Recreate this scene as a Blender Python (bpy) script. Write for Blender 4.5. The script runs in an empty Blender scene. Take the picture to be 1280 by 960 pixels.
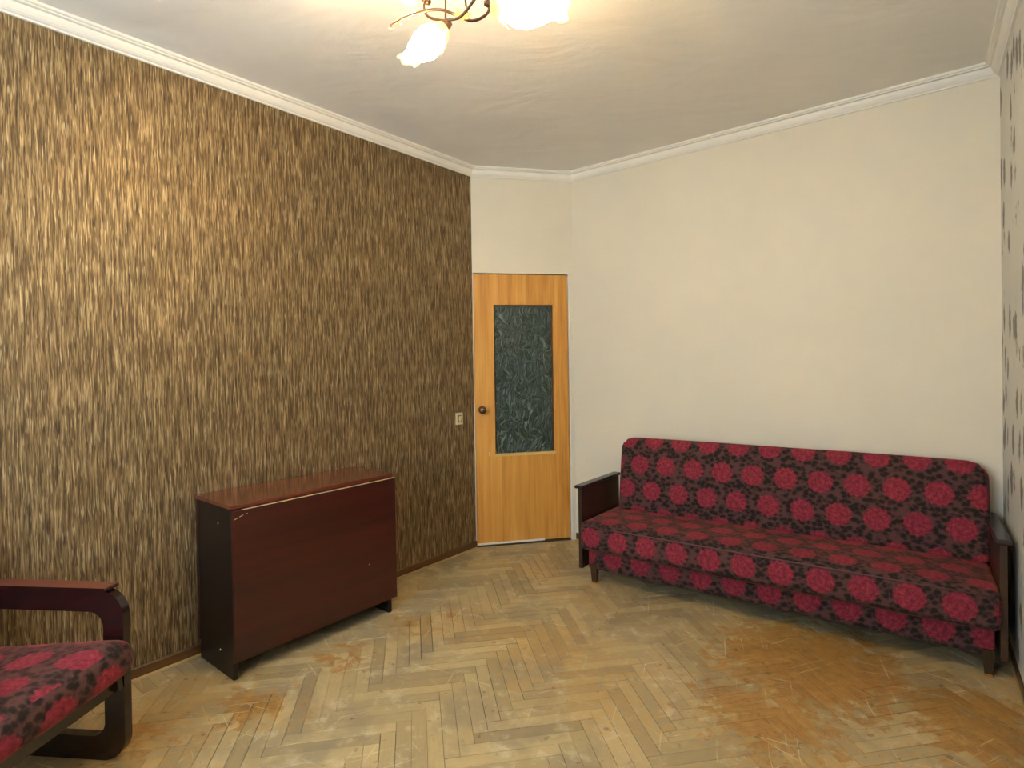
import bpy, bmesh, math, random
from mathutils import Vector, Matrix, noise as mnoise
rng = random.Random(7)
PI = math.pi
C = bpy.context.scene.collection
scene = bpy.context.scene

# ------------------------------------------------------------------ camera
CAM_H = 1.3558
cam_data = bpy.data.cameras.new('camera')
cam_data.sensor_width = 36.0
cam_data.lens = 709.5 / 1280 * 36.0
cam_data.shift_y = (458.0 - 480.0) / 1280
cam_data.clip_start = 0.02
cam = bpy.data.objects.new('camera', cam_data)
C.objects.link(cam)
cam.matrix_world = (Matrix.Translation((0, 0, CAM_H)) @ Matrix.Rotation(PI / 2 - 0.0088, 4, 'X')
                    @ Matrix.Rotation(-0.0150, 4, 'Z'))
scene.camera = cam

# ------------------------------------------------------------------ world, daylight, exposure
world = bpy.data.worlds.new('world'); scene.world = world
world.use_nodes = True
world.node_tree.nodes['Background'].inputs[0].default_value = (0.62, 0.76, 1.0, 1)
world.node_tree.nodes['Background'].inputs[1].default_value = 1.0
vs = scene.view_settings
vs.view_transform = 'Standard'; vs.look = 'None'; vs.gamma = 1.0; vs.use_curve_mapping = False
vs.exposure = 1.12
DAY_W = 34.0          # daylight through the window behind the camera
LAMP_W = 7.0          # each chandelier bulb
SHADE_E = 30.0         # glow of each lit glass shade

# ------------------------------------------------------------------ plan of the room (camera at the origin, +Y ahead)
P1 = Vector((-0.2813, 4.1347)); P2 = Vector((0.4681, 4.2894)); P3 = Vector((2.3835, 2.7600))
dL = Vector((0.63346, 0.77378)); dR = Vector((0.5850, 0.8110))
nL = Vector((dL.y, -dL.x))            # from the left wall into the room
L_LEN, R_LEN = 4.55, 4.55
P0 = P1 - dL * L_LEN
P4 = P3 - dR * R_LEN
H_COR = 2.7006; H = 2.765; WT = 0.14
CENTROID = Vector((-0.3, 2.0))

day = bpy.data.lights.new('window_daylight', 'AREA')
day.shape = 'RECTANGLE'; day.size = 1.5; day.size_y = 1.35
day.energy = DAY_W; day.color = (0.74, 0.87, 1.0)
day_ob = bpy.data.objects.new('window_daylight', day); C.objects.link(day_ob)
_back_d = (P4 - P0).normalized(); _back_n = Vector((-_back_d.y, _back_d.x))
if _back_n.dot(CENTROID - P0) < 0: _back_n = -_back_n
_wc = (P0 + P4) / 2 + _back_n * 0.03
day_ob.location = (_wc.x, _wc.y, 1.62)
day_ob.rotation_euler = Vector((-_back_n.x, -_back_n.y, 0)).to_track_quat('Z', 'Y').to_euler()

# ------------------------------------------------------------------ helpers
def obj(name, bm, m, parent=None, smooth=False, loc=None, rotz=None):
    me = bpy.data.meshes.new(name)
    if isinstance(bm, bmesh.types.BMesh):
        bmesh.ops.recalc_face_normals(bm, faces=bm.faces)
        bm.to_mesh(me); bm.free()
    else:
        me.from_pydata(*bm); me.update()
    if m: me.materials.append(m)
    if smooth:
        for p in me.polygons: p.use_smooth = True
    o = bpy.data.objects.new(name, me); C.objects.link(o)
    if parent: o.parent = parent
    if loc: o.location = loc
    if rotz is not None: o.rotation_euler[2] = rotz
    return o

def auto_smooth(o, deg=35):
    me = o.data
    for p in me.polygons: p.use_smooth = True
    me.set_sharp_from_angle(angle=math.radians(deg))
    return o

def tag(o, label, cat=None, group=None, kind=None):
    o['label'] = label
    if cat: o['category'] = cat
    if group: o['group'] = group
    if kind: o['kind'] = kind
    return o

def thing(name, label, cat, loc, rotz=0.0):
    o = bpy.data.objects.new(name, None); C.objects.link(o)
    o.empty_display_size = 0.1
    o.location = loc; o.rotation_euler[2] = rotz
    return tag(o, label, cat)

def structure(o, label):
    o['kind'] = 'structure'; o['label'] = label
    return o

def box(bm, a, b, bevel=0.0, seg=2):
    c = [(a[i] + b[i]) / 2 for i in range(3)]; s = [abs(b[i] - a[i]) for i in range(3)]
    r = bmesh.ops.create_cube(bm, size=1.0, matrix=Matrix.Translation(c) @ Matrix.Diagonal((*s, 1)))
    if bevel > 0:
        es = list({e for v in r['verts'] for e in v.link_edges})
        bmesh.ops.bevel(bm, geom=es, offset=bevel, segments=seg, affect='EDGES', profile=0.5)
    return bm

def boxm(a, b, bevel=0.0, seg=2):
    return box(bmesh.new(), a, b, bevel, seg)

def tube(bm, pts, radii, seg=8, cap=True):
    pts = [Vector(p) for p in pts]; n = len(pts)
    if not hasattr(radii, '__len__'): radii = [radii] * n
    up = Vector((0.31, 0.22, 0.93)).normalized(); rings = []
    for i, p in enumerate(pts):
        t = (pts[min(i + 1, n - 1)] - pts[max(i - 1, 0)]).normalized()
        x = t.cross(up)
        if x.length < 1e-4: x = t.cross(Vector((1, 0, 0)))
        x.normalize(); y = t.cross(x).normalized(); up = -y if False else x.cross(t)
        rings.append([bm.verts.new(p + (x * math.cos(a) + y * math.sin(a)) * radii[i])
                      for a in (2 * PI * k / seg for k in range(seg))])
    for a, b in zip(rings, rings[1:]):
        for k in range(seg):
            bm.faces.new((a[k], a[(k + 1) % seg], b[(k + 1) % seg], b[k]))
    if cap:
        bm.faces.new(rings[0]); bm.faces.new(rings[-1])
    return bm

def spline(ctrl, n=8):
    c = [Vector(p) for p in ctrl]; c = [c[0] * 2 - c[1]] + c + [c[-1] * 2 - c[-2]]
    out = []
    for i in range(1, len(c) - 2):
        for k in range(n):
            t = k / n; p0, p1, p2, p3 = c[i - 1:i + 3]
            out.append(0.5 * ((2 * p1) + (p2 - p0) * t + (2 * p0 - 5 * p1 + 4 * p2 - p3) * t * t
                              + (3 * p1 - p0 - 3 * p2 + p3) * t ** 3))
    out.append(c[-2]); return out

def lathe(bm, prof, seg=24, M=Matrix.Identity(4)):
    rings = []
    for r, z in prof:
        rings.append([bm.verts.new(M @ Vector((r * math.cos(2 * PI * k / seg), r * math.sin(2 * PI * k / seg), z)))
                      for k in range(seg)])
    for a, b in zip(rings, rings[1:]):
        for k in range(seg): bm.faces.new((a[k], a[(k + 1) % seg], b[(k + 1) % seg], b[k]))
    if prof[0][0] > 1e-5: bm.faces.new(rings[0])
    if prof[-1][0] > 1e-5: bm.faces.new(rings[-1])
    bmesh.ops.remove_doubles(bm, verts=bm.verts, dist=1e-6)
    return bm

def extrude_poly(pts, y0, y1):
    """closed outline in (x, z), thickness along y"""
    bm = bmesh.new()
    a = [bm.verts.new((x, y0, z)) for x, z in pts]; b = [bm.verts.new((x, y1, z)) for x, z in pts]
    n = len(pts); bm.faces.new(a); bm.faces.new(list(reversed(b)))
    for i in range(n): bm.faces.new((a[i], a[(i + 1) % n], b[(i + 1) % n], b[i]))
    return bm

def round_rect(x0, z0, x1, z1, r, n=6):
    """r: radii of corners (bl, br, tr, tl)"""
    if not hasattr(r, '__len__'): r = [r] * 4
    out = []
    for (cx, cz, a0, rr) in ((x0 + r[0], z0 + r[0], PI, r[0]), (x1 - r[1], z0 + r[1], 1.5 * PI, r[1]),
                             (x1 - r[2], z1 - r[2], 0, r[2]), (x0 + r[3], z1 - r[3], 0.5 * PI, r[3])):
        for k in range(n + 1):
            a = a0 + k / n * PI / 2
            out.append((cx + rr * math.cos(a), cz + rr * math.sin(a)))
    return out

def cushion(size, r, puff=(0, 0, 0), corner_r=None, n=(24, 12, 6), uv0=(0, 0)):
    """rounded, slightly stuffed block centred on its own origin; UV in metres wraps from top over the front"""
    hx, hy, hz = (s / 2 for s in size)
    def axis(h, k):
        inner = [-h + r + (2 * h - 2 * r) * i / k for i in range(k + 1)]
        lo = [-h + r * (1 - math.cos(a)) * 0 + r * f for f, a in ((0, 0), (.3, 0), (.65, 0))]
        return lo + inner + [-v for v in reversed(lo)]
    ax = [axis(hx, n[0]), axis(hy, n[1]), axis(hz, n[2])]
    bm = bmesh.new()
    uvl = bm.loops.layers.uv.new('UVMap')
    cache = {}
    h = (hx, hy, hz)
    def vert(p):
        k = tuple(round(v, 6) for v in p)
        if k in cache: return cache[k]
        q = Vector(p)
        inner = Vector([max(-h[i] + r, min(h[i] - r, p[i])) for i in range(3)])
        d = q - inner
        if d.length > 1e-9: q = inner + d.normalized() * r
        if corner_r:      # larger rounding of the outline seen from the front (x-z corners at the top)
            ix = max(-hx + corner_r, min(hx - corner_r, q.x)); iz = min(hz - corner_r, q.z)
            dd = Vector((q.x - ix, 0, q.z - iz)); L = dd.length
            if L > 1e-9 and abs(q.x) > hx - corner_r and q.z > hz - corner_r:
                m = max(abs(dd.x), abs(dd.z)); s = m / L
                q = Vector((ix, q.y, iz)) + dd * s
        fx = 1 - (q.x / hx) ** 6; fy = 1 - (q.y / hy) ** 4; fz = 1 - (q.z / hz) ** 4
        q.z += math.copysign(puff[2], q.z) * max(0, fx) * max(0, fy) * (abs(q.z) / hz) ** 2
        q.y += math.copysign(puff[1], q.y) * max(0, fx) * max(0, fz) * (abs(q.y) / hy) ** 2
        q.x += math.copysign(puff[0], q.x) * max(0, fy) * max(0, fz) * (abs(q.x) / hx) ** 2
        v = bm.verts.new(q); cache[k] = v
        return v
    for w in range(3):
        u, t = (w + 1) % 3, (w + 2) % 3
        for s in (-1, 1):
            for i in range(len(ax[u]) - 1):
                for j in range(len(ax[t]) - 1):
                    ps = []
                    for a, b in ((i, j), (i + 1, j), (i + 1, j + 1), (i, j + 1)):
                        p = [0, 0, 0]; p[w] = s * h[w]; p[u] = ax[u][a]; p[t] = ax[t][b]; ps.append(vert(p))
                    f = bm.faces.new(ps if s > 0 else ps[::-1])
                    for l in f.loops:
                        c = l.vert.co
                        if w == 2: uv = (c.x, c.y + hy)
                        elif w == 1: uv = (c.x, c.z - hz)
                        else: uv = (c.y - hx if s < 0 else hx - c.y, c.z - hz)
                        l[uvl].uv = (uv[0] + uv0[0], uv[1] + uv0[1])
    return bm

# ------------------------------------------------------------------ node helpers
def srgb(*c):
    def f(v):
        v /= 255.0
        return v / 12.92 if v <= 0.04045 else ((v + 0.055) / 1.055) ** 2.4
    return (f(c[0]), f(c[1]), f(c[2]), 1.0)

class NT:
    def __init__(self, name):
        self.m = bpy.data.materials.new(name); self.m.use_nodes = True
        self.t = self.m.node_tree; self.b = self.t.nodes['Principled BSDF']
    def new(self, kind, **kw):
        n = self.t.nodes.new(kind)
        for k, v in kw.items(): setattr(n, k, v)
        return n
    def put(self, sock, v):
        if isinstance(v, bpy.types.NodeSocket): self.t.links.new(v, sock)
        elif v is not None:
            if sock.type == 'VECTOR' and not hasattr(v, '__len__'): v = (v, v, v)
            sock.default_value = v
    def math(self, op, a, b=None, c=None, clamp=False):
        n = self.new('ShaderNodeMath', operation=op, use_clamp=clamp)
        for i, v in enumerate((a, b, c)):
            if v is not None: self.put(n.inputs[i], v)
        return n.outputs[0]
    def vmath(self, op, a, b=None):
        n = self.new('ShaderNodeVectorMath', operation=op)
        self.put(n.inputs[0], a)
        if b is not None: self.put(n.inputs[1], b)
        return n.outputs[1] if op in ('LENGTH', 'DISTANCE', 'DOT_PRODUCT') else n.outputs[0]
    def coord(self, which='Object'): return self.new('ShaderNodeTexCoord').outputs[which]
    def pos(self): return self.new('ShaderNodeNewGeometry').outputs['Position']
    def scale(self, v, s): return self.vmath('MULTIPLY', v, s)
    def noise(self, v, scale=1.0, detail=3.0, rough=0.55, dist=0.0, out=0):
        n = self.new('ShaderNodeTexNoise'); self.put(n.inputs['Vector'], v)
        n.inputs['Scale'].default_value = scale; n.inputs['Detail'].default_value = detail
        n.inputs['Roughness'].default_value = rough; n.inputs['Distortion'].default_value = dist
        return n.outputs[out]
    def voronoi(self, v, scale=1.0, feature='F1', rand=1.0, out='Distance'):
        n = self.new('ShaderNodeTexVoronoi', feature=feature); self.put(n.inputs['Vector'], v)
        n.inputs['Scale'].default_value = scale; n.inputs['Randomness'].default_value = rand
        return n.outputs[out]
    def ramp(self, f, stops, interp='LINEAR'):
        n = self.new('ShaderNodeValToRGB'); n.color_ramp.interpolation = interp
        while len(n.color_ramp.elements) < len(stops): n.color_ramp.elements.new(0.5)
        for e, (p, c) in zip(n.color_ramp.elements, stops):
            e.position = p; e.color = c if hasattr(c, '__len__') else (c, c, c, 1)
        self.put(n.inputs[0], f); return n.outputs[0]
    def step(self, f, lo, hi, a=0.0, b=1.0):
        n = self.new('ShaderNodeMapRange', interpolation_type='SMOOTHSTEP')
        for i, v in enumerate((f, lo, hi, a, b)): self.put(n.inputs[i], v)
        return n.outputs[0]
    def mix(self, f, a, b, mode='MIX'):
        n = self.new('ShaderNodeMix', data_type='RGBA', blend_type=mode)
        self.put(n.inputs[0], f); self.put(n.inputs[6], a); self.put(n.inputs[7], b)
        return n.outputs[2]
    def sep(self, v):
        n = self.new('ShaderNodeSeparateXYZ'); self.put(n.inputs[0], v); return n.outputs
    def comb(self, x, y, z):
        n = self.new('ShaderNodeCombineXYZ')
        for i, v in enumerate((x, y, z)): self.put(n.inputs[i], v)
        return n.outputs[0]
    def bump(self, h, strength=0.3, dist=0.01):
        n = self.new('ShaderNodeBump'); n.inputs['Strength'].default_value = strength
        n.inputs['Distance'].default_value = dist; self.put(n.inputs['Height'], h)
        self.t.links.new(n.outputs[0], self.b.inputs['Normal'])
    def set(self, **kw):
        for k, v in kw.items(): self.put(self.b.inputs[k.replace('_', ' ')], v)
        return self.m

def mat_plain(name, col, rough=0.5, spec=0.5, metal=0.0, var=0.08, nscale=9.0):
    n = NT(name); f = n.noise(n.coord(), nscale, 4)
    d = tuple(c * (1 - var) for c in col[:3]) + (1,); l = tuple(min(1, c * (1 + var)) for c in col[:3]) + (1,)
    return n.set(Base_Color=n.mix(f, d, l), Roughness=rough, Specular_IOR_Level=spec, Metallic=metal)

def mat_streak_wallpaper():
    n = NT('streaked_wallpaper'); v = n.coord()
    warp = n.noise(n.scale(v, (9, 1, 3)), 1, 2)
    vx = n.vmath('ADD', v, n.comb(n.math('MULTIPLY', n.math('SUBTRACT', warp, .5), .010), 0, 0))
    fine = n.noise(n.scale(vx, (230, 1, 10)), 1, 2, .5)
    mid = n.noise(n.scale(vx, (100, 1, 6.0)), 1, 4, .62)
    big = n.noise(n.scale(v, (7, 1, 5)), 1, 2)
    f = n.math('ADD', n.math('ADD', n.math('MULTIPLY', fine, .36), n.math('MULTIPLY', mid, .64)),
               n.math('MULTIPLY', n.math('SUBTRACT', big, .5), .05))
    col = n.ramp(f, [(.35, srgb(66, 50, 31)), (.45, srgb(102, 82, 53)), (.53, srgb(136, 113, 77)),
                     (.61, srgb(172, 149, 108)), (.72, srgb(208, 189, 148))])
    dark = n.step(n.noise(n.scale(vx, (300, 3, 13)), 1, 1), .57, .63)
    col = n.mix(n.math('MULTIPLY', dark, .70), col, srgb(50, 38, 22))
    lite = n.step(n.noise(n.scale(n.vmath('ADD', vx, (5, 0, 9)), (260, 3, 11)), 1, 1), .62, .70)
    col = n.mix(n.math('MULTIPLY', lite, .6), col, srgb(214, 198, 158))
    n.bump(f, .25, .004)
    return n.set(Base_Color=col, Roughness=n.step(f, .4, .65, .56, .44), Specular_IOR_Level=.5, Metallic=.45)

def mat_dash_wallpaper():
    n = NT('dash_wallpaper'); v = n.coord()
    w = n.noise(n.scale(v, (9, 1, 9)), 1, 3, out=1)
    v2 = n.vmath('ADD', n.scale(v, (10.5, 0, 5.5)), n.scale(n.vmath('SUBTRACT', w, (.5, .5, .5)), (.9, 0, .5)))
    d = n.voronoi(v2, 1.0, rand=.7)
    m = n.step(n.math('ADD', d, n.math('MULTIPLY', n.noise(n.scale(v, (50, 1, 40)), 1, 3), .35)), .48, .62, 1, 0)
    base = n.mix(n.noise(n.scale(v, (3, 3, 3)), 1, 3), srgb(196, 194, 184), srgb(212, 210, 200))
    return n.set(Base_Color=n.mix(n.math('MULTIPLY', m, .85), base, srgb(88, 84, 74)), Roughness=.6, Specular_IOR_Level=.3)

def mat_beige_wall():
    n = NT('beige_wallpaper'); v = n.coord()
    g = n.noise(n.scale(v, (260, 40, 90)), 1, 3)
    base = n.mix(n.noise(v, 1.4, 2), srgb(216, 207, 186), srgb(223, 215, 196))
    n.bump(g, .12, .002)
    return n.set(Base_Color=n.mix(n.math('MULTIPLY', g, .12), base, srgb(198, 188, 166)), Roughness=.62, Specular_IOR_Level=.3)

def mat_ceiling():
    n = NT('ceiling_plaster'); v = n.coord()
    b = n.noise(n.scale(v, (1.6, 3, 1)), 1.3, 3, .5, .4); s = n.noise(v, 60, 2)
    n.bump(n.math('ADD', n.math('MULTIPLY', b, 1.0), n.math('MULTIPLY', s, .04)), .45, .03)
    return n.set(Base_Color=n.mix(b, srgb(228, 223, 213), srgb(236, 232, 224)), Roughness=.75, Specular_IOR_Level=.2)

def mat_fabric():
    n = NT('flower_upholstery'); uv = n.coord('UV')
    w = n.noise(uv, 38, 2, out=1)
    uvw = n.vmath('ADD', uv, n.scale(n.vmath('SUBTRACT', w, (.5, .5, .5)), (.012, .012, 0)))
    x, y, _ = n.sep(uvw); S, R = .172, .160
    row = n.math('FLOOR', n.math('DIVIDE', y, R))
    odd = n.math('MULTIPLY', n.math('FLOORED_MODULO', row, 2.0), .5)
    fx = n.math('MULTIPLY', n.math('SUBTRACT', n.math('FRACT', n.math('ADD', n.math('DIVIDE', x, S), odd)), .5), S)
    fy = n.math('MULTIPLY', n.math('SUBTRACT', n.math('FRACT', n.math('DIVIDE', y, R)), .5), R * 1.02)
    r = n.math('SQRT', n.math('ADD', n.math('MULTIPLY', fx, fx), n.math('MULTIPLY', fy, fy)))
    ang = n.math('ARCTAN2', fy, fx)
    jag = n.math('MULTIPLY', n.math('SINE', n.math('MULTIPLY', ang, 13.0)), .0032)
    rr = n.math('ADD', r, jag)
    m = n.step(rr, .0545, .0645, 1, 0)
    # petals: rings broken by radial lobes
    pet = n.math('SINE', n.math('ADD', n.math('MULTIPLY', r, 420.0), n.math('MULTIPLY', n.math('SINE', n.math('MULTIPLY', ang, 9.0)), 1.6)))
    pn = n.math('ADD', n.math('MULTIPLY', pet, .05), n.noise(uv, 55, 3))
    flower = n.ramp(pn, [(.3, srgb(100, 27, 40)), (.5, srgb(126, 38, 52)), (.7, srgb(146, 54, 66))])
    lv = n.voronoi(n.scale(uvw, (1, 1.25, 1)), 36, rand=1)
    ln = n.math('ADD', lv, n.math('MULTIPLY', n.noise(uv, 95, 2), .5))
    leaf = n.ramp(ln, [(.50, srgb(30, 24, 20)), (.68, srgb(44, 32, 28)), (.80, srgb(68, 45, 42)), (1.0, srgb(84, 55, 51))])
    weave = n.noise(n.scale(uv, (900, 900, 1)), 1, 1)
    n.bump(n.math('ADD', n.math('MULTIPLY', m, .5), n.math('MULTIPLY', weave, .5)), .25, .002)
    return n.set(Base_Color=n.mix(m, leaf, flower), Roughness=.85, Specular_IOR_Level=.25, Sheen_Weight=.38, Sheen_Roughness=.35,
                 Sheen_Tint=srgb(214, 120, 100))

def mat_wood(name, dark, light, rough=.3, along='x', gscale=1.0, coat=0.0, contrast=(.3, .7)):
    n = NT(name); v = n.coord()
    s = {'x': (1.2, 26, 26), 'y': (26, 1.2, 26), 'z': (26, 26, 1.2)}[along]
    g = n.noise(n.scale(v, tuple(k * gscale for k in s)), 1, 5, .6, .8)
    g2 = n.noise(n.scale(v, tuple(k * gscale * .22 for k in s)), 1, 3)
    f = n.math('ADD', n.math('MULTIPLY', g, .6), n.math('MULTIPLY', g2, .4))
    return n.set(Base_Color=n.ramp(f, [(contrast[0], dark), (contrast[1], light)]), Roughness=rough, Specular_IOR_Level=.5,
                 Coat_Weight=coat, Coat_Roughness=.12)

def mat_door():
    n = NT('oak_veneer'); v = n.coord(); x, y, z = n.sep(v)
    strip = n.math('FLOOR', n.math('DIVIDE', x, .205))
    rnd = n.new('ShaderNodeTexWhiteNoise', noise_dimensions='1D'); n.put(rnd.inputs['W'], strip)
    off = n.math('MULTIPLY', rnd.outputs[0], 7.0)
    vv = n.comb(n.math('ADD', x, off), y, n.math('ADD', z, off))
    g = n.noise(n.scale(vv, (90, 90, 2.2)), 1, 4, .6, .5)
    arch = n.noise(n.scale(vv, (9, 9, .9)), 1, 3, .5, 1.2)
    f = n.math('ADD', n.math('MULTIPLY', g, .45), n.math('MULTIPLY', arch, .55))
    col = n.ramp(f, [(.3, srgb(172, 112, 44)), (.5, srgb(204, 146, 66)), (.72, srgb(222, 170, 88))])
    fr = n.math('FRACT', n.math('DIVIDE', x, .205))
    joint = n.step(n.math('ABSOLUTE', n.math('SUBTRACT', fr, .5)), .492, .498)
    col = n.mix(n.math('MULTIPLY', joint, .45), col, srgb(110, 66, 24))
    return n.set(Base_Color=col, Roughness=.38, Specular_IOR_Level=.5)

def mat_leaf_glass():
    n = NT('leaf_relief_glass'); v = n.coord()
    w = n.noise(n.scale(v, (7, 1, 6)), 1, 1, out=1)
    v2 = n.vmath('ADD', v, n.scale(n.vmath('SUBTRACT', w, (.5, .5, .5)), (.17, 0, .17)))
    e = n.voronoi(n.scale(v2, (38, 0, 13)), 1, 'DISTANCE_TO_EDGE')
    vein = n.math('ABSOLUTE', n.math('SINE', n.math('MULTIPLY', n.voronoi(n.scale(v2, (38, 0, 13)), 1), 9.0)))
    hs = n.math('ADD', n.math('MULTIPLY', n.step(e, 0, .10), .75), n.math('MULTIPLY', vein, .25))
    n.bump(hs, 1.0, .008)
    col = n.mix(hs, srgb(120, 138, 122), srgb(48, 66, 52))
    return n.set(Base_Color=col, Roughness=.30, Specular_IOR_Level=.7, Transmission_Weight=.35, IOR=1.5)

def mat_parquet():
    n = NT('worn_parquet'); uv = n.coord('UV'); p = n.pos()
    a1 = n.new('ShaderNodeAttribute', attribute_type='OBJECT', attribute_name='tone').outputs['Fac']
    a2 = n.new('ShaderNodeAttribute', attribute_type='GEOMETRY', attribute_name='tone').outputs['Fac']
    rnd = n.math('ADD', a1, a2)
    u2 = n.vmath('ADD', uv, n.comb(n.math('MULTIPLY', rnd, 37.0), n.math('MULTIPLY', rnd, 91.0), 0))
    grain = n.noise(n.scale(u2, (7, 130, 1)), 1, 4, .6, .4)
    cloud = n.noise(p, 3.1, 5, .6); cloud2 = n.noise(n.vmath('ADD', p, (7, 3, 0)), 1.3, 3, .5)
    fine = n.noise(n.vmath('ADD', p, (3, 9, 0)), 24, 4, .65)
    pale = n.ramp(rnd, [(0, srgb(160, 143, 106)), (.35, srgb(178, 160, 117)), (.7, srgb(192, 173, 128)), (1, srgb(170, 152, 112))])
    pale = n.mix(n.step(cloud, .46, .62, 0, .65), pale, srgb(140, 130, 108))
    pale = n.mix(n.step(n.noise(n.vmath('ADD', p, (2, 8, 1)), 9, 5, .7), .52, .70, 0, .6), pale, srgb(216, 203, 168))
    pale = n.mix(n.math('MULTIPLY', grain, .38), pale, srgb(118, 98, 66))
    honey = n.step(n.math('ADD', n.math('MULTIPLY', fine, .5), n.math('MULTIPLY', cloud2, .5)), .50, .60, 0, .45)
    pale = n.mix(honey, pale, srgb(182, 142, 72))
    # remains of old varnish: a large patch by the sofa, a band before the table, smaller ones
    tot = None
    for (x, y, rx, w) in ((1.30, 2.50, .75, 1.0), (.95, 2.15, .5, .8), (1.7, 2.05, .6, .75), (-.80, 2.62, .30, .62), (-.55, 2.9, .28, .60),
                          (-1.05, 2.25, .36, .60), (-1.4, 2.05, .3, .6), (-.3, 3.05, .22, .5)):
        d = n.vmath('DISTANCE', p, (x, y, 0))
        g = n.math('MULTIPLY', n.step(d, 0, rx, 1, 0), w)
        tot = g if tot is None else n.math('MAXIMUM', tot, g)
    br = n.noise(n.vmath('ADD', p, n.scale(n.comb(rnd, rnd, 0), (.8, .8, 0))), 9.0, 6, .74)
    vm = n.math('ADD', tot, n.math('MULTIPLY', n.math('SUBTRACT', br, .5), 2.6))
    vmask = n.step(vm, .38, .58)
    brown = n.ramp(n.math('ADD', n.math('MULTIPLY', grain, .5), n.math('MULTIPLY', fine, .5)),
                   [(.3, srgb(116, 78, 30)), (.5, srgb(154, 112, 50)), (.7, srgb(182, 142, 78))])
    col = n.mix(n.math('MULTIPLY', vmask, .85), pale, brown)
    # pale scratches
    sm = None
    for ang, off in ((.35, 1.0), (1.25, 5.0), (2.2, 9.0), (2.75, 13.0)):
        ca, sa = math.cos(ang), math.sin(ang)
        px, py, _ = n.sep(p)
        u_ = n.math('ADD', n.math('MULTIPLY', px, ca), n.math('MULTIPLY', py, sa))
        w_ = n.math('ADD', n.math('MULTIPLY', px, -sa), n.math('MULTIPLY', py, ca))
        w_ = n.math('ADD', w_, n.math('MULTIPLY', n.noise(p, 3.0, 1), .06))
        st = n.step(n.noise(n.comb(n.math('MULTIPLY', u_, 2.6), n.math('MULTIPLY', w_, 85.0), off), 1, 1, .5), .70, .735)
        sm = st if sm is None else n.math('MAXIMUM', sm, st)
    sm = n.math('MULTIPLY', sm, n.step(n.noise(p, 4, 3), .42, .58, .1, 1))
    col = n.mix(n.math('MULTIPLY', sm, .6), col, srgb(212, 196, 158))
    spots = n.step(n.noise(n.vmath('ADD', p, (5, 5, 5)), 17, 3, .6), .64, .72, 0, .6)
    col = n.mix(spots, col, srgb(92, 66, 36))
    val = n.new('ShaderNodeHueSaturation'); n.put(val.inputs['Color'], col)
    n.put(val.inputs['Value'], n.math('ADD', .92, n.math('MULTIPLY', rnd, .14)))
    n.bump(n.math('ADD', n.math('MULTIPLY', grain, .5), n.math('MULTIPLY', fine, .5)), .25, .003)
    return n.set(Base_Color=val.outputs[0], Roughness=n.mix(vmask, (.50, .5, .5, 1), (.34, .34, .34, 1)), Specular_IOR_Level=.45)

def mat_shade():
    n = NT('lit_frosted_glass'); lw = n.new('ShaderNodeTexCoord').outputs['UV']
    _, t, _2 = n.sep(lw)
    heat = n.math('MULTIPLY', n.step(t, .05, .35), n.step(t, .70, .93, 1, .012))
    n.put(n.b.inputs['Emission Color'], n.ramp(heat, [(0, srgb(255, 206, 110)), (.6, srgb(255, 228, 178)), (1, srgb(255, 239, 210))]))
    n.put(n.b.inputs['Emission Strength'], n.math('ADD', .22, n.math('MULTIPLY', heat, SHADE_E)))
    return n.set(Base_Color=srgb(240, 226, 190), Roughness=.35, Transmission_Weight=.3)

def mat_amber():
    n = NT('glowing_amber_glass'); v = n.coord()
    n.put(n.b.inputs['Emission Color'], srgb(240, 190, 100)); n.put(n.b.inputs['Emission Strength'], .35)  # faint glow put into petals, beads and leaves, which are no lamps
    return n.set(Base_Color=n.mix(n.noise(v, 60, 3), srgb(214, 170, 92), srgb(240, 214, 160)), Roughness=.25, Transmission_Weight=.4)

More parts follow.
